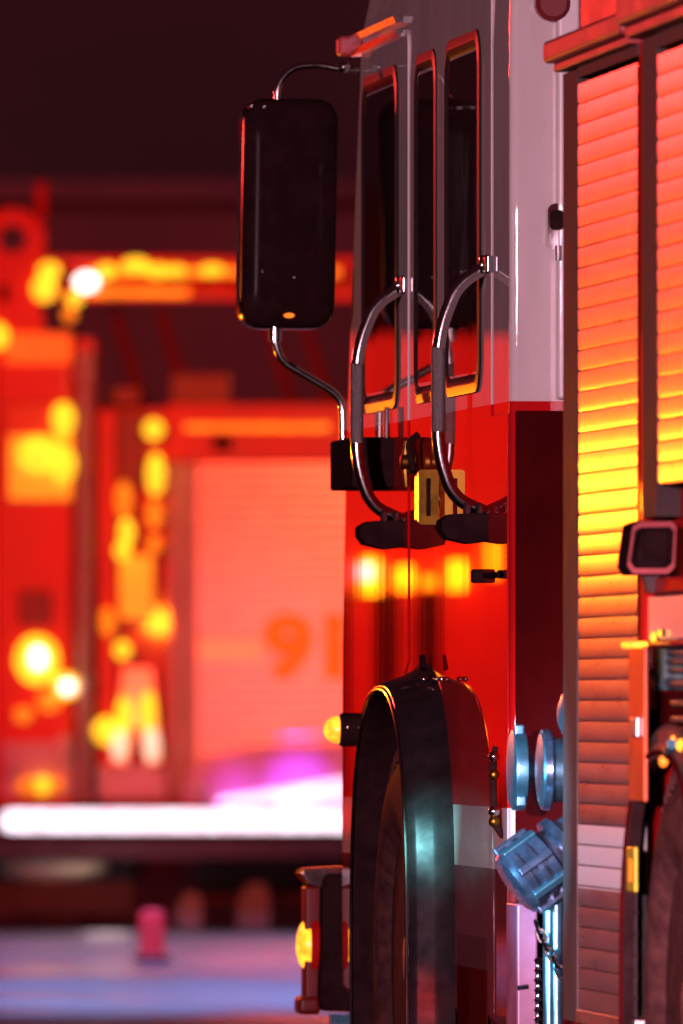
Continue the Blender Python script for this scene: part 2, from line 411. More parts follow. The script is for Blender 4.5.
for px, py in ((424, 679), (437, 679), (442, 679), (431, 722)):
    bm = BM(); p = S(px, py, -.03); ball(bm, (p.x, p.y, p.z), .0075, 1.2, 1, .8); obj('flare_bolt', bm, M['chrome'], fl)
# grab rails
def grab_rail(px_att, z_top, z_bot, out=.115):
    y = Yx(px_att, 0)
    pts = smooth_path([(.0, y, z_top), (-out * .62, y, z_top - .045), (-out, y, z_top - .16), (-out, y, z_bot + .14), (-out * .70, y, z_bot + .035), (-.0, y, z_bot + .0)], .10, 9)
    bm = BM(); tube(bm, pts, .0155, 18)
    r = obj('grab_rail', bm, M['chrome'], E)
    # ribbed grip: a slightly thicker sleeve with fine rings
    bm = BM(); zs = []; z = z_bot + .19; k = 0
    while z < z_top - .19: zs.append((z, .0160 if k % 2 else .0170)); z += .0045; k += 1
    lathe(bm, (-out, y, 0), (0, 0, 1), [(zs[0][0] - .003, .0150)] + zs + [(zs[-1][0] + .003, .0150)], 18)
    obj('grip_sleeve', bm, M['knurl'], r)
    bm = BM(); lathe(bm, (-.012, y, z_top), (-1, 0, 0), [(-.01, .024), (.004, .024), (.008, .022), (.010, .018)], 24)
    box(bm, -.016, .0, y - .09, y + .02, z_top - .022, z_top + .022, .006)
    obj('rail_flange', bm, M['chrome'], r)
    # black faceted foot
    bm = BM(); zc = z_bot - .028
    prism(bm, [(-.112, zc - .010), (-.098, zc - .030), (-.045, zc - .042), (.0, zc - .036), (.0, zc + .024), (-.02, zc + .030), (-.09, zc + .026), (-.112, zc + .012)], 'y', y - .045, y + .075)
    bmesh.ops.bevel(bm, geom=bm.edges[:], offset=.003, segments=1, profile=.5, affect='EDGES')
    f = obj('rail_foot', bm, M['black'], r, 18)
    for s in (-.018, .012):
        bm = BM(); lathe(bm, (-.035 + s, y - .035, z_bot + .006), (0, 0, 1), [(-.01, .009), (.012, .009), (.018, .004), (.018, 0)], 10); obj('foot_bolt', bm, M['chrome'], r)
    return r
grab_rail(404, 2.125, 1.555)
grab_rail(488, 2.118, 1.548)

# mirror
Ym = 33.02
p0, p1 = W(239, 98, Ym), W(336, 329, Ym)
bm = BM()
poly = rrect(p0.x + .004, p1.x, p1.z, p0.z, .055, 8)
poly = [(x - .010 * (p0.z - z) / (p0.z - p1.z) + .006, z) for x, z in poly]
cm = ((p0.x + p1.x) / 2, (p0.z + p1.z) / 2)
L = []
for yy, s in ((Ym + .09, .97), (Ym + .085, 1.0), (Ym + .02, 1.0), (Ym - .02, .985), (Ym - .04, .95), (Ym - .048, .88), (Ym - .052, .6)):
    L.append([bm.verts.new((cm[0] + (x - cm[0]) * (s if s > .9 else s), yy, cm[1] + (z - cm[1]) * (1 - (1 - s) * .6))) for x, z in poly])
for A, B in zip(L, L[1:]):
    for k in range(len(A)): bm.faces.new((A[k], A[(k + 1) % len(A)], B[(k + 1) % len(A)], B[k]))
bm.faces.new(L[0]); bm.faces.new(L[-1])
M['mirrorshell'] = mat('glossy_black_housing', (.018, .007, .008), .2, vary=.3, nscale=14, rvary=.05, bump=.01, spec=.1)
mir = obj('side_mirror', bm, M['mirrorshell'], E, 50)
bm = BM(); prism(bm, [(cm[0] + (x - cm[0]) * .92, cm[1] + (z - cm[1]) * .96) for x, z in poly], 'y', Ym + .089, Ym + .094); obj('mirror_glass', bm, M['chrome'], mir)
# thin bright bead down the outer edge
bm = BM(); tube(bm, smooth_path([W(242, 112, Ym - .01), W(238.5, 200, Ym - .01), W(237, 290, Ym - .01), W(241, 314, Ym - .01), W(255, 328.5, Ym - .01)], .03, 4), .0035, 8); obj('mirror_bead', bm, M['chrome'], mir)
bm = BM()
up = [W(277, 102, Ym), W(278, 84, Ym), W(292, 67, Ym), W(318, 64.5, Ym), W(338, 69, Ym), W(359, 71, Ym)]
tube(bm, smooth_path(up, .05, 6), .0085, 12); ball(bm, W(344, 67, Ym), .016)
obj('mirror_arm', bm, M['chrome'], mir)
bm = BM()
lo_ = [W(275, 322, Ym), W(275, 342, Ym), W(282, 362, Ym), W(332, 391, Ym), W(342, 402, Ym), W(343, 420, Ym), W(343, 446, Ym)]
tube(bm, smooth_path(lo_, .05, 6), .0105, 12); lathe(bm, W(275, 333, Ym), (0, 0, 1), [(-.02, .017), (.02, .017)], 12)
obj('mirror_arm', bm, M['chrome'], mir)
for px, py in ((249, 107), (262, 108), (260, 272), (292, 278)):
    bm = BM(); p = W(px, py, Ym); lathe(bm, (p.x, Ym - .050, p.z), (0, -1, 0), [(-.02, .006), (.006, .006), (.008, .003), (.008, 0)], 8); obj('mirror_screw', bm, M['chrome'], mir)
bm = BM(); p = W(287, 316, Ym); ball(bm, (p.x, Ym - .052, p.z), .011, 1.3, 1, .6); obj('mirror_marker', bm, M['amber_dim'], mir)
# the black bracket box below the mirror
a, b = Yx(395, 0), 32.79
bm = BM(); box(bm, -.105, .0, a, b, 1.638, 1.762, .008); bk = obj('mirror_bracket', bm, M['black'], E)
bm = BM(); p = S(387, 436, -.02); tube(bm, [(-.02, p.y, 1.76), (-.02, p.y, 1.835)], .007, 10); obj('bracket_rod', bm, M['chrome'], bk)

# door latch furniture
p = S(411, 462, -.02)
bm = BM(); lathe(bm, (-.012, p.y, p.z), (-1, 0, 0), [(0, .03), (.01, .03), (.018, .02), (.03, .02), (.034, .012), (.034, 0)], 20)
tube(bm, [(-.03, p.y, p.z + .05), (-.034, p.y, p.z), (-.03, p.y, p.z - .06)], [.006, .011, .006], 10); dh = obj('door_latch', bm, M['brass'], E)
bm = BM(); q = S(414, 447, -.03); tube(bm, smooth_path([(-.02, q.y, q.z + .03), (-.045, q.y - .01, q.z + .01), (-.035, q.y - .04, q.z - .06)], .02, 5), .0085, 10); obj('latch_lever', bm, M['black'], dh)
# yellow bracket between the two rail feet
a = S(438, 474, -.02); b = S(420, 474, -.02)
bm = BM(); zt = H + (HY - 473) / 417; zb = H + (HY - 527) / 417
y0 = Yx(438, -.012)
prism(bm, rrect(-.058, -.010, zb, zt, .008), 'y', y0, y0 + .025); prism(bm, rrect(-.050, -.010, zb + .008, zt - .008, .006), 'y', y0 + .035, y0 + .16)
ht = obj('hinge_bracket', bm, M['brass'], E)
bm = BM(); box(bm, -.040, -.030, y0 - .004, y0 + .01, zb + .02, zt - .02, .002); obj('hinge_pin', bm, M['black'], ht)
# small black latch and rod on the rear seam
p = S(486, 576, 0)
bm = BM(); box(bm, -.030, .0, p.y, p.y + .05, p.z - .016, p.z + .016, .005); dl = obj('door_stop', bm, M['black'], E)
bm = BM(); q = S(507, 576, 0); tube(bm, [(-.014, p.y - .1, p.z), (-.014, q.y, p.z)], .0065, 10); box(bm, -.02, 0, q.y, q.y + .02, p.z - .01, p.z + .01, .003); obj('stop_rod', bm, M['black'], dl)
# side marker lamp on the cab front corner
ym = Yx(362, 0); zc = H - 30 / 404
bm = BM(); lathe(bm, (.0, ym, zc), (-1, 0, 0), [(0, .042), (.052, .042), (.058, .036), (.058, 0)], 24); ml = obj('side_marker', bm, M['black'], E)
bm = BM(); lathe(bm, (-.058, ym, zc), (-1, 0, 0), [(0, .034), (.018, .032), (.032, .020), (.038, .008), (.038, 0)], 24); obj('marker_lens', bm, M['amber'], ml)
for s in (.012, .040):
    bm = BM(); ball(bm, (-s, ym - .041, zc + .006), .007); obj('marker_screw', bm, M['chrome'], ml)

# front bumper end with turn lamp
Yb = 33.85
def wx(px): return W(px, 900, Yb).x
def wz(py): return W(320, py, Yb).z
bm = BM(); poly = [(wx(318), wz(880)), (wx(322), wz(873)), (.4, wz(873)), (.4, wz(1016)), (wx(318), wz(1010)), (wx(315), wz(1000))]
prism(bm, poly, 'y', Yb - .12, Yb + .35); bmesh.ops.bevel(bm, geom=bm.edges[:], offset=.008, segments=2, profile=.5, affect='EDGES')
bp = obj('front_bumper', bm, M['black'], E)
bm = BM(); poly = [(wx(297), wz(873)), (wx(302), wz(868)), (wx(345), wz(866)), (wx(345), wz(874)), (wx(322), wz(876)), (wx(318), wz(888)), (wx(304), wz(882))]
prism(bm, poly, 'y', Yb - .10, Yb + .06); bmesh.ops.bevel(bm, geom=bm.edges[:], offset=.004, segments=2, profile=.5, affect='EDGES'); obj('bumper_cap', bm, M['chrome'], bp)
bm = BM(); box(bm, wx(303), wx(320), Yb - .05, Yb + .05, wz(1006), wz(886), .008); obj('bumper_side', bm, M['bumperred'], bp)
bm = BM(); box(bm, wx(296), wx(318), Yb - .07, Yb + .05, wz(1014), wz(996), .012); obj('bumper_foot', bm, M['bumperred'], bp)
bm = BM(); zc = wz(945)
lathe(bm, (wx(318), Yb + .0, zc), (-1, 0, 0), [(0, .080), (.018, .080), (.024, .074), (.024, 0)], 28); lr = obj('turn_lamp', bm, M['red'], bp)
bm = BM(); lathe(bm, (wx(318) - .024, Yb + .0, zc), (-1, 0, 0), [(0, .066), (.012, .063), (.022, .050), (.030, .025), (.032, 0)], 28)
for v in bm.verts: v.co.x = v.co.x * 1.0
obj('turn_lens', bm, M['amber'], bp)
bm = BM(); pts = [(wx(326) + .012 * k, Yb - .10, wz(1017) - .006 * math.sin(k * .35)) for k in range(12)]; tube(bm, pts, .010, 8)
for k in range(14): box(bm, wx(326) + .009 * k, wx(326) + .009 * k + .004, Yb - .125, Yb - .08, wz(1024), wz(1013), .001)
obj('bumper_hose', bm, M['cap'], bp)

# pump house between cab and body: fittings that stick out past the gap
YB = Yx(564, 0)                      # front of the body
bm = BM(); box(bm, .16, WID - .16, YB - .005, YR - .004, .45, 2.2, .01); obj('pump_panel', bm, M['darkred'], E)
def cap_x(px0, px1, py, Yc, r, name, m, cone=.0):
    x0, x1 = W(px0, py, Yc).x, W(px1, py, Yc).x; z = W(px0, py, Yc).z; w = x1 - x0
    bm = BM(); lathe(bm, (x0, Yc, z), (1, 0, 0), [(-.005, 0), (-.004, r * .6), (-.001, r * .9), (.003, r * .98), (.008, r), (w * .52, r), (w * .56, r * .9), (w * .98, r * .22), (w * 1.0, r * .20), (.16 - x0, r * .20)], 44)
    return obj(name, bm, m, E)
c1 = cap_x(511, 535.5, 770, 29.55, .091, 'discharge_cap', M['cap'])
for k in range(3):
    a = PI / 2 + k * 2 * PI / 3 + .3
    bm = BM(); p = W(511, 770, 29.55); box(bm, p.x + .004, p.x + .026, p.y + math.cos(a) * .094 - .012, p.y + math.cos(a) * .094 + .012, p.z + math.sin(a) * .094 - .012, p.z + math.sin(a) * .094 + .012, .004); obj('cap_lug', bm, M['cap'], c1)
x0 = W(540, 770, 29.25)
bm = BM(); lathe(bm, (x0.x, 29.25, x0.z), (1, 0, 0), [(-.006, 0), (-.004, .06), (.0, .080), (.012, .088), (.018, .080), (.020, .072), (.08, .072), (.085, .088), (.18, .088)], 44)
c2 = obj('intake_cap', bm, M['cap'], E)
bm = BM(); lathe(bm, (x0.x + .004, 29.25, x0.z), (1, 0, 0), [(0, .0895), (.014, .092), (.018, .090), (.018, .084)], 44); obj('cap_rim', bm, M['capdark'], c2)
bm = BM(); p = W(558, 705, 29.2); lathe(bm, (p.x, 29.2, p.z - .02), (1, 0, 0), [(0, .02), (.01, .045), (.05, .05), (.1, .05)], 24); obj('drain_knob', bm, M['cap'], E)
# the big capped elbow, pointing down and out
Ye = 29.12
ce = W(531, 872, Ye); ax = Vector((-.80, -.12, -.56)).normalized()
bm = BM()
R = .079
lathe(bm, ce, ax, [(-.055, R * .55), (-.052, R * .9), (-.046, R), (-.030, R), (-.027, R * .93), (-.018, R * .93), (-.015, R * 1.03), (-.002, R * 1.03), (.002, R * .93), (.014, R * .93), (.017, R), (.034, R), (.040, R * .93), (.050, R * .84), (.056, R * .5), (.056, 0)], 48)
lc = obj('elbow_cap', bm, M['capdark'], E)
u = ax.cross(Vector((0, 1, 0))).normalized(); w = ax.cross(u)
for k in range(8):
    a = 2 * PI * (k + .3) / 8; d = u * math.cos(a) + w * math.sin(a)
    bm = BM(); m = Matrix((( *d.cross(ax), 0), (*d, 0), (*ax, 0), (0, 0, 0, 1))).transposed(); m.translation = ce + d * R * 1.0
    box(bm, -.010, .010, -.012, .010, -.048, .040, .004); bmesh.ops.transform(bm, matrix=m, verts=bm.verts[:]); obj('cap_rib', bm, M['cap'] if k % 2 else M['capdark'], lc)
bm = BM(); tube(bm, smooth_path([ce - ax * .04, ce - ax * .14, ce - ax * .18 + Vector((.12, .05, .0))], .06, 6), .062, 28); obj('elbow_pipe', bm, M['capdark'], E)
bm = BM(); lathe(bm, ce - ax * .085, ax, [(-.012, .072), (-.010, .078), (.010, .078), (.012, .072)], 36); obj('elbow_collar', bm, M['capdark'], E)
# chain
def link(bm, c, d, n, L=.030, r=.0035, wd=.009):
    d = d.normalized(); n = (n - d * n.dot(d)).normalized(); pts = []
    for k in range(17):
        a = 2 * PI * k / 16; x = math.cos(a); y = math.sin(a)
        pts.append(c + d * (x * wd + math.copysign(L / 2 - wd, x) if abs(x) > 1e-6 else 0) + n * y * wd)
    tube(bm, pts, r, 6, False)
bm = BM(); path = [W(536, 922, Ye - .05), W(541, 935, Ye - .05), W(548, 950, Ye - .05), W(554, 958, Ye - .05), W(558, 966, Ye - .05), W(562, 976, Ye - .05)]
pts = smooth_path(path, .03, 3); ln = 0; prev = pts[0]; k = 0
tot = sum((a - b).length for a, b in zip(pts, pts[1:])); N = int(tot / .019)
for i in range(N):
    t = (i + .5) / N * tot; s = 0
    for a, b in zip(pts, pts[1:]):
        l = (b - a).length
        if s + l >= t: link(bm, a.lerp(b, (t - s) / l), b - a, Vector((1, 0, .2)) if i % 2 else Vector((.4, 1, .2))); break
        s += l
obj('cap_chain', bm, M['chrome'], lc)
# plates and posts below
a = W(514, 903, 29.75); b = W(535, 1060, 29.75)
bm = BM(); box(bm, a.x, b.x, 29.70, 29.90, b.z, a.z, .006); sp = obj('step_plate', bm, M['lilac'], E)
bm = BM(); p = W(522, 988, 29.69); tube(bm, [(p.x - .01, 29.695, p.z), (p.x + .014, 29.695, p.z + .003)], .006, 8); obj('plate_rivet', bm, M['chrome'], sp)
for px in (549, 556.5):
    bm = BM(); p = W(px, 884, 29.15); lathe(bm, (p.x, 29.15, 0), (0, 0, 1), [(.30, .0135), (p.z - .006, .0135), (p.z, .008), (p.z, 0)], 18); obj('handrail_post', bm, M['cap'], E)
bm = BM(); p = W(538, 962, 29.3); prof = [(.35, .006)]
z = .36
while z < p.z: prof += [(z, .006), (z + .006, .0095), (z + .012, .006)]; z += .022
lathe(bm, (p.x, 29.3, 0), (0, 0, 1), prof + [(p.z, .004), (p.z, 0)], 12); obj('drain_rod', bm, M['chrome'], E)
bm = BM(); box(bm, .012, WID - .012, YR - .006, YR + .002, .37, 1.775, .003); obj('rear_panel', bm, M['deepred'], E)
# hinge strap on the cab's rear corner
bm = BM(); p = S(505, 755, -.0); q = S(505, 838, -.0)
tube(bm, [(-.022, p.y, p.z + .02), (-.028, p.y, p.z - .03), (-.026, p.y, (p.z + q.z) / 2), (-.02, p.y, q.z + .03), (-.006, p.y, q.z)], [.006, .010, .008, .011, .005], 10)
hs = obj('rear_catch', bm, M['black'], E)
for py in (757, 775, 812, 822):
    bm = BM(); r_ = S(504, py, -.02); ball(bm, (-.026, p.y - .006, r_.z), .013); obj('catch_knob', bm, M['brass'] if py in (775, 822) else M['chrome'], hs)
# latch high on the cab's rear wall
p = W(554, 228, YR - .03)
bm = BM(); prism(bm, rrect(p.x - .016, p.x + .03, p.z - .05, p.z + .055, .018), 'y', YR - .045, YR - .004); tube(bm, [(p.x + .008, YR - .05, p.z - .04), (p.x + .008, YR - .05, p.z - .075)], .008, 10)
rl = obj('rear_wall_latch', bm, M['chrome'], E)
bm = BM(); prism(bm, rrect(p.x - .010, p.x + .02, p.z - .005, p.z + .04, .01), 'y', YR - .052, YR - .044); obj('latch_pad', bm, M['black'], rl)
bm = BM(); p = W(552, 4, YR - .03); lathe(bm, (p.x, YR - .02, p.z), (0, -1, 0), [(0, .04), (.03, .04), (.04, .03), (.04, 0)], 20); obj('rear_wall_lamp', bm, M['darkred'], E)
# upright jamb between cab and body
bm = BM(); p = W(556.5, 200, YR - .02); box(bm, p.x, p.x + .05, YR - .05, YR - .002, 1.80, 3.0, .008); obj('door_jamb', bm, M['white'], E)

# body with roller shutters
BX = .0
YE = 24.0                             # where the body ends, outside the picture
YS0, YS1 = Yx(577.5, 0), Yx(637, 0)   # first shutter
YT0, YT1 = Yx(657, 0), 26.2
bm = BM(); box(bm, .035, WID - .035, YE, YB - .002, 2.56, 3.15, .01); obj('roof_locker', bm, M['darkred'], E)
bm = BM(); box(bm, .05, WID - .03, YE, YB - .02, .42, 2.56, .0)
body = obj('body', bm, M['red'], E)
bm = BM(); prism(bm, [(27.13 + a, .53 + b) for a, b in arch_pts(.62, .50, zb=.1)], 'x', -.3, .62); boolean_cut(body, bm)
def post(y0, y1, z0, z1, m, x0=-.002, x1=.05, n='shutter_frame', bev=.0015):
    bm = BM(); box(bm, x0, x1, y0, y1, z0, z1, bev); return obj(n, bm, M[m], E)
post(YS0, YB, .42, 2.49, 'frame')
post(Yx(642, 0), YS1, 1.10, 2.50, 'red', .004, .05, 'body_panel')
post(YT0, Yx(643.5, 0), 1.50, 2.50, 'frame')
bm = BM(); box(bm, -.040, .05, Yx(637.5, 0), YB + .06, 2.515, 2.565, .012); box(bm, -.02, .05, Yx(637.5, 0), YB + .03, 2.495, 2.514, .005); obj('header_rail', bm, M['railred'], E)
bm = BM(); box(bm, -.050, .05, YE, Yx(638.5, 0), 2.53, 2.60, .014); box(bm, -.03, .05, YE, Yx(639, 0), 2.505, 2.529, .005); obj('header_rail', bm, M['railred'], E)
def shutter(y0, y1, z0, z1, x, name, parent, m, pitch=.0446, bow=.0004):
    bm = BM(); prof = []; z = z0; NP = 10
    while z < z1 - 1e-6:
        zt = min(z + pitch, z1); h = zt - z
        for t, d in ((0.0, .004), (.028, .004), (.038, .0004), (.12, .0), (.25, -bow * .6), (.4, -bow * .95), (.55, -bow), (.7, -bow * .85), (.85, -bow * .45), (.965, -.0000)):
            prof.append((x + d, z + t * h))
        z = zt
    prof.append((x + .008, z1)); K = 2
    cols = [[bm.verts.new((px, y0 + (y1 - y0) * k / K, pz)) for px, pz in prof] for k in range(K + 1)]
    for A, B in zip(cols, cols[1:]):
        for i in range(len(A) - 1):
            f = bm.faces.new((A[i], A[i + 1], B[i + 1], B[i])); f.material_index = 1 if i % NP in (0, 1, NP - 1) else 0
    b0 = [bm.verts.new((x + .02, yy, zz)) for yy, zz in ((y0, z0), (y1, z0), (y1, z1), (y0, z1))]; bm.faces.new(b0)
    return obj(name, bm, m, parent, 28)
ZS0 = H + (HY - 1012) / (F / dep(0, YS0)) 
z_hit = H + (HY - 412.8) / (F / dep(0, YS0))     # one measured slat joint sets the phase
z0 = z_hit - math.ceil((z_hit - .455) / .0446) * .0446
shutter(YS1, YS0, z0, z0 + .0446 * 45, .001, 'roller_shutter', E, [M['slat'], M['groove']])
shutter(YT1, YT0, z0 + .0446 * 25, z0 + .0446 * 45, .001, 'roller_shutter', E, [M['slat'], M['groove']])
post(YS1, YS0, .42, z0 - .002, 'satin', -.004, .05, 'shutter_sill')
post(YS1, YS0, 2.47, 2.495, 'frame', .0, .05, 'shutter_box')
post(YT1, YT0, 2.47, 2.505, 'frame', .0, .05, 'shutter_box')

# panels over the rear wheel
yn = 26.3
def plate(px, y1p, py0, py1, m, x0=-.006, name='body_panel', bev=.004, ref=660):
    sc_ = F / dep(0, Yx(ref, 0))
    bm = BM(); box(bm, x0, .051, yn if px is None else Yx(px, x0), Yx(y1p, x0), H + (HY - py1) / sc_, H + (HY - py0) / sc_, bev); return obj(name, bm, M[m], E)
plate(None, 643, 578, 593, 'red', -.010)
plate(None, 648, 596, 640, 'white', -.004, 'white_panel')
plate(None, 642, 640.5, 646, 'red', -.012)
ip = plate(None, 646, 647, 690, 'panelgrey', .030, 'instrument_panel')
for py, r in ((652, .012), (661, .012), (670, .010), (683, .016)):
    sc_ = F / dep(0, Yx(675, 0)); z = H + (HY - py) / sc_
    bm = BM(); tube(bm, [(.018, Yx(670, .018), z), (.018, yn + .02, z)], r * .6, 10); ball(bm, (.018, Yx(670, .018), z), r * .8); obj('panel_handle', bm, M['cap'], ip)
bm = BM(); p = S(650, 648, .022); q = S(657, 688, .022); tube(bm, smooth_path([p, S(651, 668, .022), q], .08, 6), .008, 10); obj('panel_cable', bm, M['cap'], ip)
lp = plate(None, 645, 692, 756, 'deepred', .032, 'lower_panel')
bm = BM(); p = S(652, 725, .03); box(bm, .022, .034, p.y - .09, p.y + .06, p.z - .019, p.z + .019, .005); obj('filler_flap', bm, M['black'], lp)
for py in (703, 719, 730):
    bm = BM(); p = S(672, py, .026); box(bm, .022, .034, yn, p.y, p.z - .006, p.z + .006, .003); obj('vent_bar', bm, M['satin'], lp)
# orange access door with latch, proud of the shutter
bm = BM(); yA, yB_ = Yx(643.5, -.032), Yx(628.5, -.032)
box(bm, -.032, -.022, yA, yB_, H - 102 / 483, H + 54 / 483, .006); ad = obj('access_door', bm, M['orange'], E)
bm = BM(); p = S(636, 727, -.034); box(bm, -.042, -.030, p.y - .05, p.y + .05, p.z - .022, p.z + .022, .005); obj('access_latch', bm, M['satin'], ad)
bm = BM(); p = S(634.5, 645, -.034); box(bm, -.05, -.02, p.y - .11, p.y + .10, p.z - .007, p.z + .007, .005); obj('access_lamp', bm, M['amber'], ad)
# amber lamp cluster
def lamp_cluster(pts, X=-.02):
    for px, py, r in pts:
        bm = BM(); p = S(px, py, X); ball(bm, p, r, .8, 1, 1); l = obj('cluster_lamp', bm, M['amber'], E)
        bm = BM(); lathe(bm, (0.002, p.y, p.z), (-1, 0, 0), [(0, r * 1.1), (-X - r * .2, r * 1.05), (-X, r * .9)], 16); obj('lamp_bezel', bm, M['black'], l)
lamp_cluster(((654, 637, .011), (660, 633, .008)), -.012)
lamp_cluster(((674, 741, .011), (681, 745, .013)), -.012)
bm = BM(); ball(bm, S(663.5, 761, -.02), .013, .8, 1, 1); obj('cluster_lamp', bm, M['amber_dim'], E)
bm = BM(); p = S(670, 750, -.02); tube(bm, [S(668, 753, -.02), S(672, 744, -.02)], .011, 12); obj('lamp_bracket', bm, M['cap'], E)
# rear wheel arch lip, reflector
f2 = flare(27.13, .53, .60, .485, 0, 0, -.022, 'rubber')
bm = BM(); tube(bm, [(-.023, 27.13 + p, .53 + q) for p, q in arch_pts(.596, .482, 64, 2.5, .3)], .006, 8); obj('arch_lip', bm, M['deepred'], f2)
bm = BM(); o2 = [(27.13 + a, .53 + b) for a, b in arch_pts(.615, .495, zb=.22)]
A = [bm.verts.new((.051, *p)) for p in o2]; B = [bm.verts.new((.60, *p)) for p in o2]
for k in range(len(A) - 1): bm.faces.new((A[k], A[k + 1], B[k + 1], B[k]))
bm.faces.new(B); obj('wheel_well', bm, M['black'], E)
M['reflector'] = mat('yellow_green_reflector', (.55, .50, .03), .35, vary=.2, nscale=30, coat=.5)
bm = BM(); p = S(632.5, 868, -.022); box(bm, -.027, -.018, p.y - .065, p.y + .065, p.z - .05, p.z + .045, .006); rf = obj('arch_reflector', bm, M['reflector'], E)
bm = BM(); box(bm, -.029, -.020, p.y - .02, p.y + .02, p.z - .03, p.z + .02, .004); obj('reflector_insert', bm, M['amber_dim'], rf)
# rear-facing work lamp box on a stub
Yw = 27.25
a, b = W(626, 575, Yw), W(677, 520, Yw)
bm = BM(); poly = [(a.x + .012, a.z), (a.x, a.z + .018), (a.x + .012, b.z - .012), (a.x + .026, b.z - .002), (b.x - .01, b.z), (b.x, b.z - .012), (b.x - .004, a.z + .014), (b.x - .018, a.z)]
inn = [(x + ((a.x + b.x) / 2 - x) * .30, z + ((a.z + b.z) / 2 - z) * .34) for x, z in poly]
ring_prism(bm, poly, inn, 'y', Yw, Yw + .02); prism(bm, poly, 'y', Yw + .021, Yw + .15)
wl = obj('work_lamp', bm, M['black'], E)
bm = BM(); ring_prism(bm, [(x + ((a.x + b.x) / 2 - x) * .04, z + ((a.z + b.z) / 2 - z) * .05) for x, z in poly], [(x + ((a.x + b.x) / 2 - x) * .13, z + ((a.z + b.z) / 2 - z) * .24) for x, z in poly], 'y', Yw - .008, Yw + .001); obj('lamp_rim', bm, M['railred'], wl)
bm = BM(); prism(bm, [(a.x + .04, a.z), (a.x + .075, a.z), (a.x + .062, a.z - .035), (a.x + .05, a.z - .035)], 'y', Yw + .03, Yw + .07); obj('lamp_stub', bm, M['frame'], wl)

# ------------------------------------------------------------------ the far ladder truck, broadside ahead
DB = 65.0
SB = F / DB
T0 = Vector((CX, 0, 0)) + Vector((math.sin(TH), math.cos(TH), 0)) * DB
TK = thing('ladder_truck', 'blurred red ladder truck standing broadside in the distance with amber lamps and roller door', 'fire truck', (T0.x, T0.y, 0), -TH)
FR = Matrix.Translation((T0.x, T0.y, 0)) @ Matrix.Rotation(-TH, 4, 'Z')
def u(px): return (px - 341.5) / SB
def zz(py): return H + (HY - py) / SB
def tb(name, m, px0, px1, py0, py1, w0=-.05, w1=.1, bev=.01):
    bm = BM(); box(bm, u(px0), u(px1), w0, w1, zz(py1), zz(py0), bev); return obj(name, bm, M[m], TK, frame=FR)
def tl(name, m, px, py, rx, ry=None, w=-.12):
    ry = ry or rx; bm = BM(); ball(bm, (u(px), w, zz(py)), 1, rx / SB, .05, ry / SB, 24); l = obj(name, bm, M[m], TK, frame=FR); return l
UL = -10.5
def pxu(uu): return 341.5 + uu * SB
# main body behind everything
tb('truck_body', 'bgred', 97, 640, 408, 835, .06, 2.4)
tb('truck_body', 'bgred', pxu(UL), -4, 330, 835, .10, 2.4)
# shutter on the right, with header and posts
tb('shutter_header', 'bgred', 166, 640, 404, 462, -.03, .059)
tb('header_lamp_strip', 'bgorange', 185, 330, 424, 431, -.045, -.031, .004)
tb('header_vent', 'black', 212, 232, 436, 450, -.05, -.031)
tb('shutter_post', 'bggrey', 170, 182, 462, 800, -.02, .059); tb('shutter_post', 'bggrey', 184, 196, 462, 800, -.03, .059)
bm = BM(); prof = []
z = zz(800)
while z < zz(462):
    for t, d in ((0, .004), (.06, .004), (.1, 0), (.3, -.001), (.6, -.0015), (.9, -.0005)): prof.append((.02 + d, z + t * .05))
    z += .05
A = [bm.verts.new((u(196), w_, q)) for w_, q in prof]; B = [bm.verts.new((u(520), w_, q)) for w_, q in prof]
for k in range(len(A) - 1): bm.faces.new((A[k], A[k + 1], B[k + 1], B[k]))
sh = obj('roller_door', bm, M['bgslat'], TK, frame=FR)
# lettering on the door
cu = bpy.data.curves.new('digits', 'FONT'); cu.body = '911'; cu.size = .475; cu.extrude = .003; cu.offset = .028; cu.align_x = 'LEFT'
to = bpy.data.objects.new('digits', cu); COL.objects.link(to); bpy.context.view_layer.update()
me = bpy.data.meshes.new_from_object(to.evaluated_get(bpy.context.evaluated_depsgraph_get())); bpy.data.objects.remove(to)
bm = BM(); bm.from_mesh(me); bpy.data.meshes.remove(me)
xs = [v.co.x for v in bm.verts]; ys = [v.co.y for v in bm.verts]
k = (zz(613) - zz(682)) / (max(ys) - min(ys))
for v in bm.verts: v.co = Vector((u(263) + (v.co.x - min(xs)) * k * 1.12, .006 - v.co.z, zz(682) + (v.co.y - min(ys)) * k))
obj('door_number', bm, M['numeral'], sh, frame=FR)
bm = BM(); box(bm, u(198), u(262), .004, .009, zz(662), zz(638), .001); obj('door_stripe', bm, M['peach'], sh, frame=FR)
# left tower cabinet
tb('equipment_tower', 'bgred', -6, 74, 332, 810, -.10, .6, .03)
tb('tower_cap', 'orangeglow', 6, 72, 334, 364, -.15, -.101)  # cap is no lamp, its lit look is emission
tb('tower_panel', 'orange', 4, 74, 402, 500, -.14, -.101, .02); tb('tower_glow', 'amberglow', 10, 72, 436, 500, -.155, -.141, .005)  # emissive sheet added as the lit patch of the panel
tb('tower_vent', 'darkred', 20, 51, 590, 625, -.16, -.101)
tb('tower_pipe', 'bgred', 75, 97, 338, 480, -.08, .06, .03)
bm = BM(); tube(bm, [(u(85), -.2, zz(804)), (u(85), -.2, zz(352))], 7 / SB, 14); obj('stand_pipe', bm, M['bggrey'], TK, frame=FR)
tb('tower_base', 'violet', 2, 74, 742, 798, -.13, -.101)
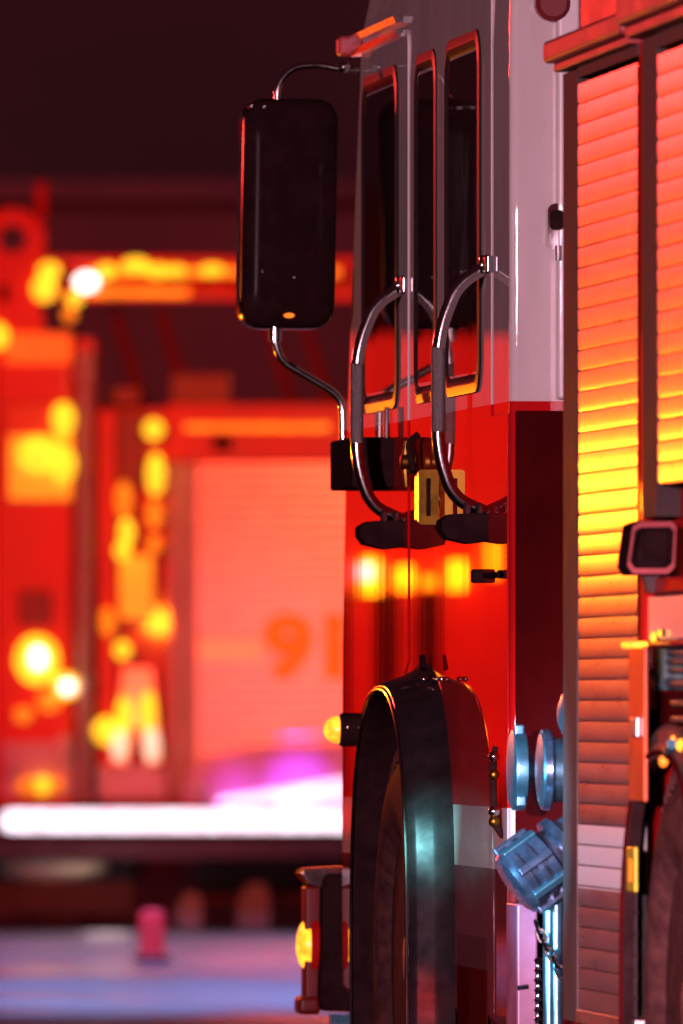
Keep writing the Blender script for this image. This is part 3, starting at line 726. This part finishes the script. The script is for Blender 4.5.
# ring bracket on top
bm = BM(); c = (u(13), zz(240))
ring_prism(bm, [(c[0] + math.cos(2 * PI * k / 40) * 33 / SB, c[1] + math.sin(2 * PI * k / 40) * 31 / SB) for k in range(40)], [(c[0] + math.cos(2 * PI * k / 40) * 14 / SB, c[1] + math.sin(2 * PI * k / 40) * 14 / SB) for k in range(40)], 'y', -.15, .05)
obj('pulley_ring', bm, M['bgred'], TK, frame=FR)
bm = BM(); prism(bm, [(u(-20), zz(262)), (u(8), zz(266)), (u(46), zz(250)), (u(40), zz(300)), (u(46), zz(334)), (u(-20), zz(334))], 'y', -.13, .04); obj('ring_bracket', bm, M['bgred'], TK, frame=FR)
bm = BM(); prism(bm, rrect(u(0), u(9), zz(302), zz(286), .02), 'y', -.15, -.131); obj('bracket_slot', bm, M['black'], TK, frame=FR)
bm = BM(); tube(bm, [(u(41), .1, zz(182)), (u(41), .1, zz(262))], 6 / SB, 10); obj('mast', bm, M['bgred'], TK, frame=FR)
# ladder boom along the top
bm = BM()
box(bm, u(44), u(640), -.05, .15, zz(266), zz(257), .01); box(bm, u(44), u(640), -.05, .15, zz(301), zz(291), .01)
for k in range(18):
    a = 50 + k * 33; tube(bm, [(u(a), .03, zz(263)), (u(a + 16), .03, zz(294)), (u(a + 33), .03, zz(263))], .022, 8)
box(bm, u(44), u(640), .18, .24, zz(298), zz(260), .01)
obj('ladder_boom', bm, M['bgred'], TK, frame=FR)
for px, py, rx, ry in ((107, 272, 9, 8), (136, 266, 13, 8), (158, 272, 12, 7), (176, 272, 10, 6), (212, 271, 12, 6), (110, 294, 10, 5)):
    tl('boom_lamp', 'bgorange' if py > 290 else 'bgamber', px, py, rx, ry, -.12)
tb('boom_light_strip', 'bgorange', 90, 340, 268, 277, -.075, -.051, .004)
tb('boom_light_strip', 'bgorange', 90, 190, 289, 297, -.075, -.051, .004)
for a in (112, 158, 263, 300):
    bm = BM(); tube(bm, [(u(a), .6, zz(305)), (u(a + 30), .6, zz(404))], .03, 8); obj('truss_brace', bm, M['darkred'], TK, frame=FR)
tb('deck_locker', 'darkred', 170, 230, 372, 404, .3, .9)
tb('deck_locker', 'darkred', 105, 140, 385, 404, .3, .9)
# lamps, and the glow patches on the tower panel, added as emissive ellipsoids
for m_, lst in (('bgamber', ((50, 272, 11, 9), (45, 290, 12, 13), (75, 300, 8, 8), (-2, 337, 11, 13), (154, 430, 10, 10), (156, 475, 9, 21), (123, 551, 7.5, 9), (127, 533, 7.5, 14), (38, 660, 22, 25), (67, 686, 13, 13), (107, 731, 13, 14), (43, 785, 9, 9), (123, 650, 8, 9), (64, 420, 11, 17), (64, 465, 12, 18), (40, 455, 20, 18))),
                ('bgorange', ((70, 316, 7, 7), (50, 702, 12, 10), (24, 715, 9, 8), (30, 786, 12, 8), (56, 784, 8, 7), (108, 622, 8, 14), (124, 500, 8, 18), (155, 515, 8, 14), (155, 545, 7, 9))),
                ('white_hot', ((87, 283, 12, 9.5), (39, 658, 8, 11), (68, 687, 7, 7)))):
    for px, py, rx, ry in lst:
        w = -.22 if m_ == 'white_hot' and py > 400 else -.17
        l = tl('lamp_or_glow', m_, px, py, rx, ry, w)
tl('round_gauge', 'bggrey', 87, 678, 8, 8, -.24)
# middle column of gear
tb('gear_locker', 'orange', 118, 155, 552, 622, -.1, .059); tb('locker_glow', 'amberglow', 120, 153, 556, 618, -.115, -.101, .004); tb('gear_locker', 'bgred', 98, 116, 410, 800, -.03, .059)  # amber sheet glows in place of light returned by the locker
tb('dark_recess', 'darkred', 116, 146, 412, 488, .03, .0595)
bm = BM(); prism(bm, [(u(124), zz(668)), (u(152), zz(668)), (u(162), zz(762)), (u(147), zz(766)), (u(141), zz(728)), (u(134), zz(728)), (u(127), zz(766)), (u(112), zz(762))], 'y', -.12, .05); tag(obj('folded_tripod', bm, M['peach'], None, frame=FR), 'pale two-legged folded stand leaning on the far red truck, amber glow at its feet', 'stand')
tl('lamp_or_glow', 'bgamber', 124, 715, 7, 18, -.16); tl('lamp_or_glow', 'bgamber', 149, 712, 7, 20, -.16); tl('lamp_or_glow', 'warmwhite', 119, 745, 7, 16, -.17); tl('lamp_or_glow', 'warmwhite', 152, 745, 8, 17, -.17)  # glowing blobs added for the bright yellow and white on the stand
tl('marker_lens', 'violet', 14, 770, 8, 9, -.16); tl('marker_lens', 'white', 64, 750, 8, 16, -.16)
tb('kick_panel', 'violet', 97, 166, 766, 800, -.06, .059)
# tailboard: glowing LED bar and a rounded cover behind it
def led(poly, w0, w1, bump=.012, m='led'):
    bm = BM(); prism(bm, poly, 'y', w0, w0 + .012); l = obj('led_bar', bm, M[m], TK, frame=FR)
    bm = BM(); cx = sum(p[0] for p in poly) / len(poly); cz = sum(p[1] for p in poly) / len(poly)
    prism(bm, [(x + math.copysign(bump, x - cx), z + math.copysign(bump, z - cz)) for x, z in poly], 'y', w0 + .013, w1); obj('led_housing', bm, M['black'], l, frame=FR)
led(rrect(u(3), u(520), zz(831), zz(809), .05), -.45, -.30)
led([(u(214), zz(804)), (u(222), zz(797)), (u(345), zz(777)), (u(520), zz(770)), (u(520), zz(804))], -.32, -.28, .002, 'leddim')
bm = BM(); pts = [(u(184), zz(804)), (u(184), zz(785)), (u(192), zz(768)), (u(212), zz(757)), (u(250), zz(750)), (u(300), zz(746)), (u(520), zz(742)), (u(520), zz(804))]
prism(bm, pts, 'y', -.29, -.08); tag(obj('hose_cover', bm, M['violet'], None, frame=FR), 'rounded cover glowing violet on the far truck behind the white light bar', 'cover')
tl('marker_lens', 'white', 200, 789, 7, 9, -.32)
tb('tailboard', 'frame', pxu(UL), 640, 838, 858, -.44, 2.3)
def far_wheel(px, R=.46):
    bm = BM(); o = FR @ Vector((u(px), .10, R)); d = FR.to_3x3() @ Vector((0, 1, 0))
    lathe(bm, o, d, [(-.02, R * .6), (-.03, R * .8), (0, R * .97), (.03, R), (.28, R), (.3, R * .9)], 40); t = obj('wheel', bm, M['tyre'], TK)
    bm = BM(); lathe(bm, o, d, [(-.01, R * .62), (.03, R * .55), (.05, R * .3), (-.02, R * .2), (-.02, 0)], 32); obj('rim', bm, M['satin'], t)
far_wheel(60, .42); far_wheel(-330, .5); far_wheel(-1300, .5); far_wheel(420, .5)
tb('under_box', 'frame', -30, 134, 848, 918, .02, .08, .06)
tb('mud_flap', 'frame', 196, 330, 858, 905, .3, .4); 
for q0, q1, qt, lab in ((177, 202, 892, 'narrow brown block on the road under the far truck, just right of the glowing red stub'), (238, 270, 884, 'wide brown block on the road under the far truck, close to the near bumper')):
    bm = BM(); prism(bm, [(u(q0), .004), (u(q1), .004), (u(q1), zz(qt) * .75), (u(q1) - .03, zz(qt)), (u(q0) + .05, zz(qt)), (u(q0), zz(qt) * .6)], 'y', -.1, .1)
    tag(obj('wheel_chock', bm, M['tan'], None, frame=FR), lab, 'wheel chock', group='wheel chocks under the far truck')
bm = BM(); ball(bm, (u(52), -.02, zz(866)), 1, 58 / SB, .05, 16 / SB); obj('skirt_ellipse', bm, M['peach'], TK, frame=FR)  # pale flattened ball without emission
# lamps on the far left half of the truck: the ones mirrored in the cab paint and the shutters
def mirror_u(px):                    # where on the truck's side the reflection seen in column px lies
    t = math.tan(TH + math.atan((px - 341.5) / F)); best = None
    for i in range(2000):
        uu = UL + i * .006; p = FR @ Vector((uu, -.12, 0)); e = abs((-p.x - CX) / p.y - t)
        if best is None or e < best[0]: best = (e, uu)
    return best[1]
for px, py, hw, hh, m_ in ((375, 575, .022, .15, 'amber_hot'), (370, 571, .006, .06, 'white_hot'), (409, 577, .010, .10, 'amber_hot'), (433, 581, .006, .05, 'amber_mid'), (462, 574, .020, .12, 'amber_hot'), (500, 556, .006, .16, 'amber_mid')):
    uu = mirror_u(px); bm = BM(); box(bm, uu - hw, uu + hw, -.16, .09, zz(py) - hh / 2 * 1.2, zz(py) + hh / 2 * 1.2, .01); obj('side_warning_lamp', bm, M[m_], TK, frame=FR)
for px in (395, 345, 436):           # dark lockers between the lamps
    uu = mirror_u(px); bm = BM(); box(bm, uu - .05, uu + .05, -.02, .099, zz(800), zz(590), .01); obj('side_locker', bm, M['black'], TK, frame=FR)

# glowing red stub standing in for a red reflection on the wet road
M['redglow'] = lamp_mat('red_reflection_glow', (1, .04, .06), .30)
dm = 57.0; po = Vector((CX, 0, 0)) + Vector((math.sin(TH), math.cos(TH), 0)) * dm + Vector((math.cos(TH), -math.sin(TH), 0)) * ((152 - 341.5) * dm / F)
rm = thing('red_reflection_stub', 'small glowing red stub standing in for a reflection on the wet road before the far truck', 'reflection stand-in', po)
bm = BM(); lathe(bm, po, (0, 0, 1), [(0, .085), (.02, .085), (.03, .06), (.03, 0)], 24); obj('base', bm, M['darkred'], rm)
bm = BM(); lathe(bm, po, (0, 0, 1), [(.031, .055), (.19, .055), (.21, .05), (.22, .02), (.22, 0)], 24); obj('lens', bm, M['redglow'], rm)  # glowing upper part of the reflection stub

# ------------------------------------------------------------------ dark building far behind
DW = 84.0
Wc = Vector((CX, 0, 0)) + Vector((math.sin(TH), math.cos(TH), 0)) * DW
BD = thing('station_building', 'low dark flat-roofed building behind the ladder truck at night', 'building', (Wc.x, Wc.y, 0), -TH)
FB = Matrix.Translation((Wc.x, Wc.y, 0)) @ Matrix.Rotation(-TH, 4, 'Z')
hb = H + (HY - 180) / (F / DW)
bm = BM(); box(bm, -30, 14, 0, 10, 0, hb - .15, .02); obj('wall', bm, M['wall'], BD, frame=FB)
bm = BM(); box(bm, -30.2, 14.2, -.2, 10.2, hb - .149, hb, .02); obj('roof', bm, M['wall'], BD, frame=FB)
for k in range(9):
    bm = BM(); x = -26 + k * 4.4; box(bm, x, x + 3.0, -.03, .05, 0, 2.9, .02); obj('bay_door', bm, M['darkred'], BD, frame=FB)

# ------------------------------------------------------------------ light
w = bpy.data.worlds.new('World'); sc.world = w; w.use_nodes = True
bg = w.node_tree.nodes['Background']; bg.inputs[1].default_value = 1.0
n = noise(w.node_tree, 9, 5, .55, (1, 1, 2.5)); w.node_tree.links.new(n.outputs['Fac'], (r := ramp(w.node_tree, n.outputs['Fac'], (.017, .0030, .0044), (.032, .0054, .0078), .3, .7)).inputs[0])
w.node_tree.links.new(r.outputs[0], bg.inputs[0])
for nd in w.node_tree.nodes:
    if nd.type == 'TEX_COORD':
        for l in list(nd.outputs['Object'].links): w.node_tree.links.new(nd.outputs['Generated'], l.to_socket)
def light(kind, name, loc, target, energy, col, size=.1, spot=None, blend=.3):
    l = bpy.data.lights.new(name, kind); l.energy = energy; l.color = col
    if kind == 'SPOT': l.spot_size = math.radians(spot); l.spot_blend = blend; l.shadow_soft_size = size
    elif kind == 'POINT': l.shadow_soft_size = size
    o = bpy.data.objects.new(name, l); COL.objects.link(o); o.location = loc
    d = Vector(target) - Vector(loc); o.rotation_euler = d.to_track_quat('-Z', 'Y').to_euler()
    return o
def fb(px, py, w_): return FR @ Vector((u(px), w_, zz(py)))
RED = (1, .035, .03); ORG = (1, .17, .02); PINK = (1, .42, .55); LIL = (1, .53, .67); CY = (.20, .68, 1)
# on the far truck
light('SPOT', 'red_flood', fb(-500, 150, -14), fb(-30, 390, 0), 5600, (1, .030, .015), .3, 27, .5)
light('SPOT', 'orange_flood', fb(520, 300, -9), fb(250, 540, 0), 1000, (1, .15, .05), .3, 24, .6)
light('SPOT', 'pink_flood', fb(300, 760, -7), fb(230, 720, 0), 150, (1, .18, .18), .3, 18, .8)
light('SPOT', 'red_flood', fb(-1250, 100, -12), fb(-1150, 520, 0), 9000, (1, .03, .015), .3, 34, .5)
light('SPOT', 'blue_flood', fb(170, -500, -9), fb(170, 960, -9), 10500, (.18, .36, 1), .5, 110, .5)
light('SPOT', 'violet_lamp', fb(235, 800, -1.6), fb(238, 788, 0), 70, (.48, .07, 1), .1, 10, .6)
light('SPOT', 'violet_lamp', fb(290, 800, -1.6), fb(300, 781, 0), 170, (.48, .07, 1), .1, 12.5, .4)
light('SPOT', 'wall_fill_light', fb(150, -300, 12), fb(150, 225, 19), 520, (1, .19, .30), .3, 110, .8)  # unseen fill lamp added to brighten the building wall
# on the near engine
light('SPOT', 'red_beacon', (-7.5, 56, 4.2), (0, 29.5, 1.9), 2600, RED, .4, 14, .4)
light('SPOT', 'amber_beacon', (-6.5, 50, 2.2), (0, 29, 1.5), 300, ORG, .4, 12, .5)
light('SPOT', 'rear_scene_light', (-9.0, 4, 3.0), (.2, 30, 1.75), 24500, LIL, .3, 8.6, .3)
light('SPOT', 'cool_scene_light', (-5.2, 24.5, 1.0), (-.02, 29.3, .86), 7500, CY, .06, 7.5, .6)
bpy.context.view_layer.update()
def glint(name, px, py, dist, energy, col, size, cone):
    """a small lamp standing where the flare mirrors it towards the camera's place"""
    eye = Vector((CX, 0, H)); d = (S(px, py, -.05) - eye).normalized()
    hit, loc, nv, *_ = sc.ray_cast(bpy.context.evaluated_depsgraph_get(), eye, d)
    vv = -d; rv = nv * (2 * nv.dot(vv)) - vv
    light('SPOT', name, loc + rv * dist, loc, energy, col, size, cone, 1)
glint('teal_lamp', 430, 840, 6, 13000, (.30, 1, .95), .08, 2.0)
glint('red_glint_lamp', 431, 1000, 4, 1300, (1, .03, .02), .05, 2.0)  # unseen lamp added for the red glint on the flare
light('POINT', 'underbody_fill', fb(110, 905, -.75), fb(150, 885, 0), 2.4, (.95, .68, .72), .12)  # unseen fill lamp added to lift the shaded underbody
light('POINT', 'amber_marker', (-1.0, 36.3, 1.67), (0, 28, 1.5), 160, (1, .185, .006), .05)
light('SPOT', 'lilac_scene_light', (-6.0, 4, 2.0), (0, 28.3, .72), 58000, (1, .55, .66), .3, 3.0, .7)

for o in bpy.data.objects:
    if o.name.split('.')[0] in ('wheel_arch_flare', 'wheel', 'rim', 'side_mirror', 'arch_lip', 'grab_rail', 'mirror_arm'): o.modifiers.clear()
# ------------------------------------------------------------------ camera
cam = bpy.data.cameras.new('camera'); co = bpy.data.objects.new('camera', cam); COL.objects.link(co); sc.camera = co
co.location = (CX, 0, H); co.rotation_euler = (PI / 2, 0, -TH)
cam.sensor_fit = 'AUTO'; cam.sensor_width = 36; cam.lens = 36 * F / 1024; cam.shift_y = (HY - 512) / 1024
cam.clip_start = .1; cam.clip_end = 3000
cam.dof.use_dof = True; cam.dof.focus_distance = 30.9; cam.dof.aperture_fstop = cam.lens * 1e-3 / .083
sc.view_settings.view_transform = 'Standard'; sc.view_settings.look = 'None'; sc.view_settings.exposure = 0; sc.view_settings.gamma = 1
sc.render.engine = 'CYCLES'; sc.cycles.use_denoising = True
try: sc.cycles.denoiser = 'OPENIMAGEDENOISE'
except Exception: pass
sc.cycles.max_bounces = 8; sc.cycles.sample_clamp_indirect = 6; sc.cycles.caustics_reflective = False
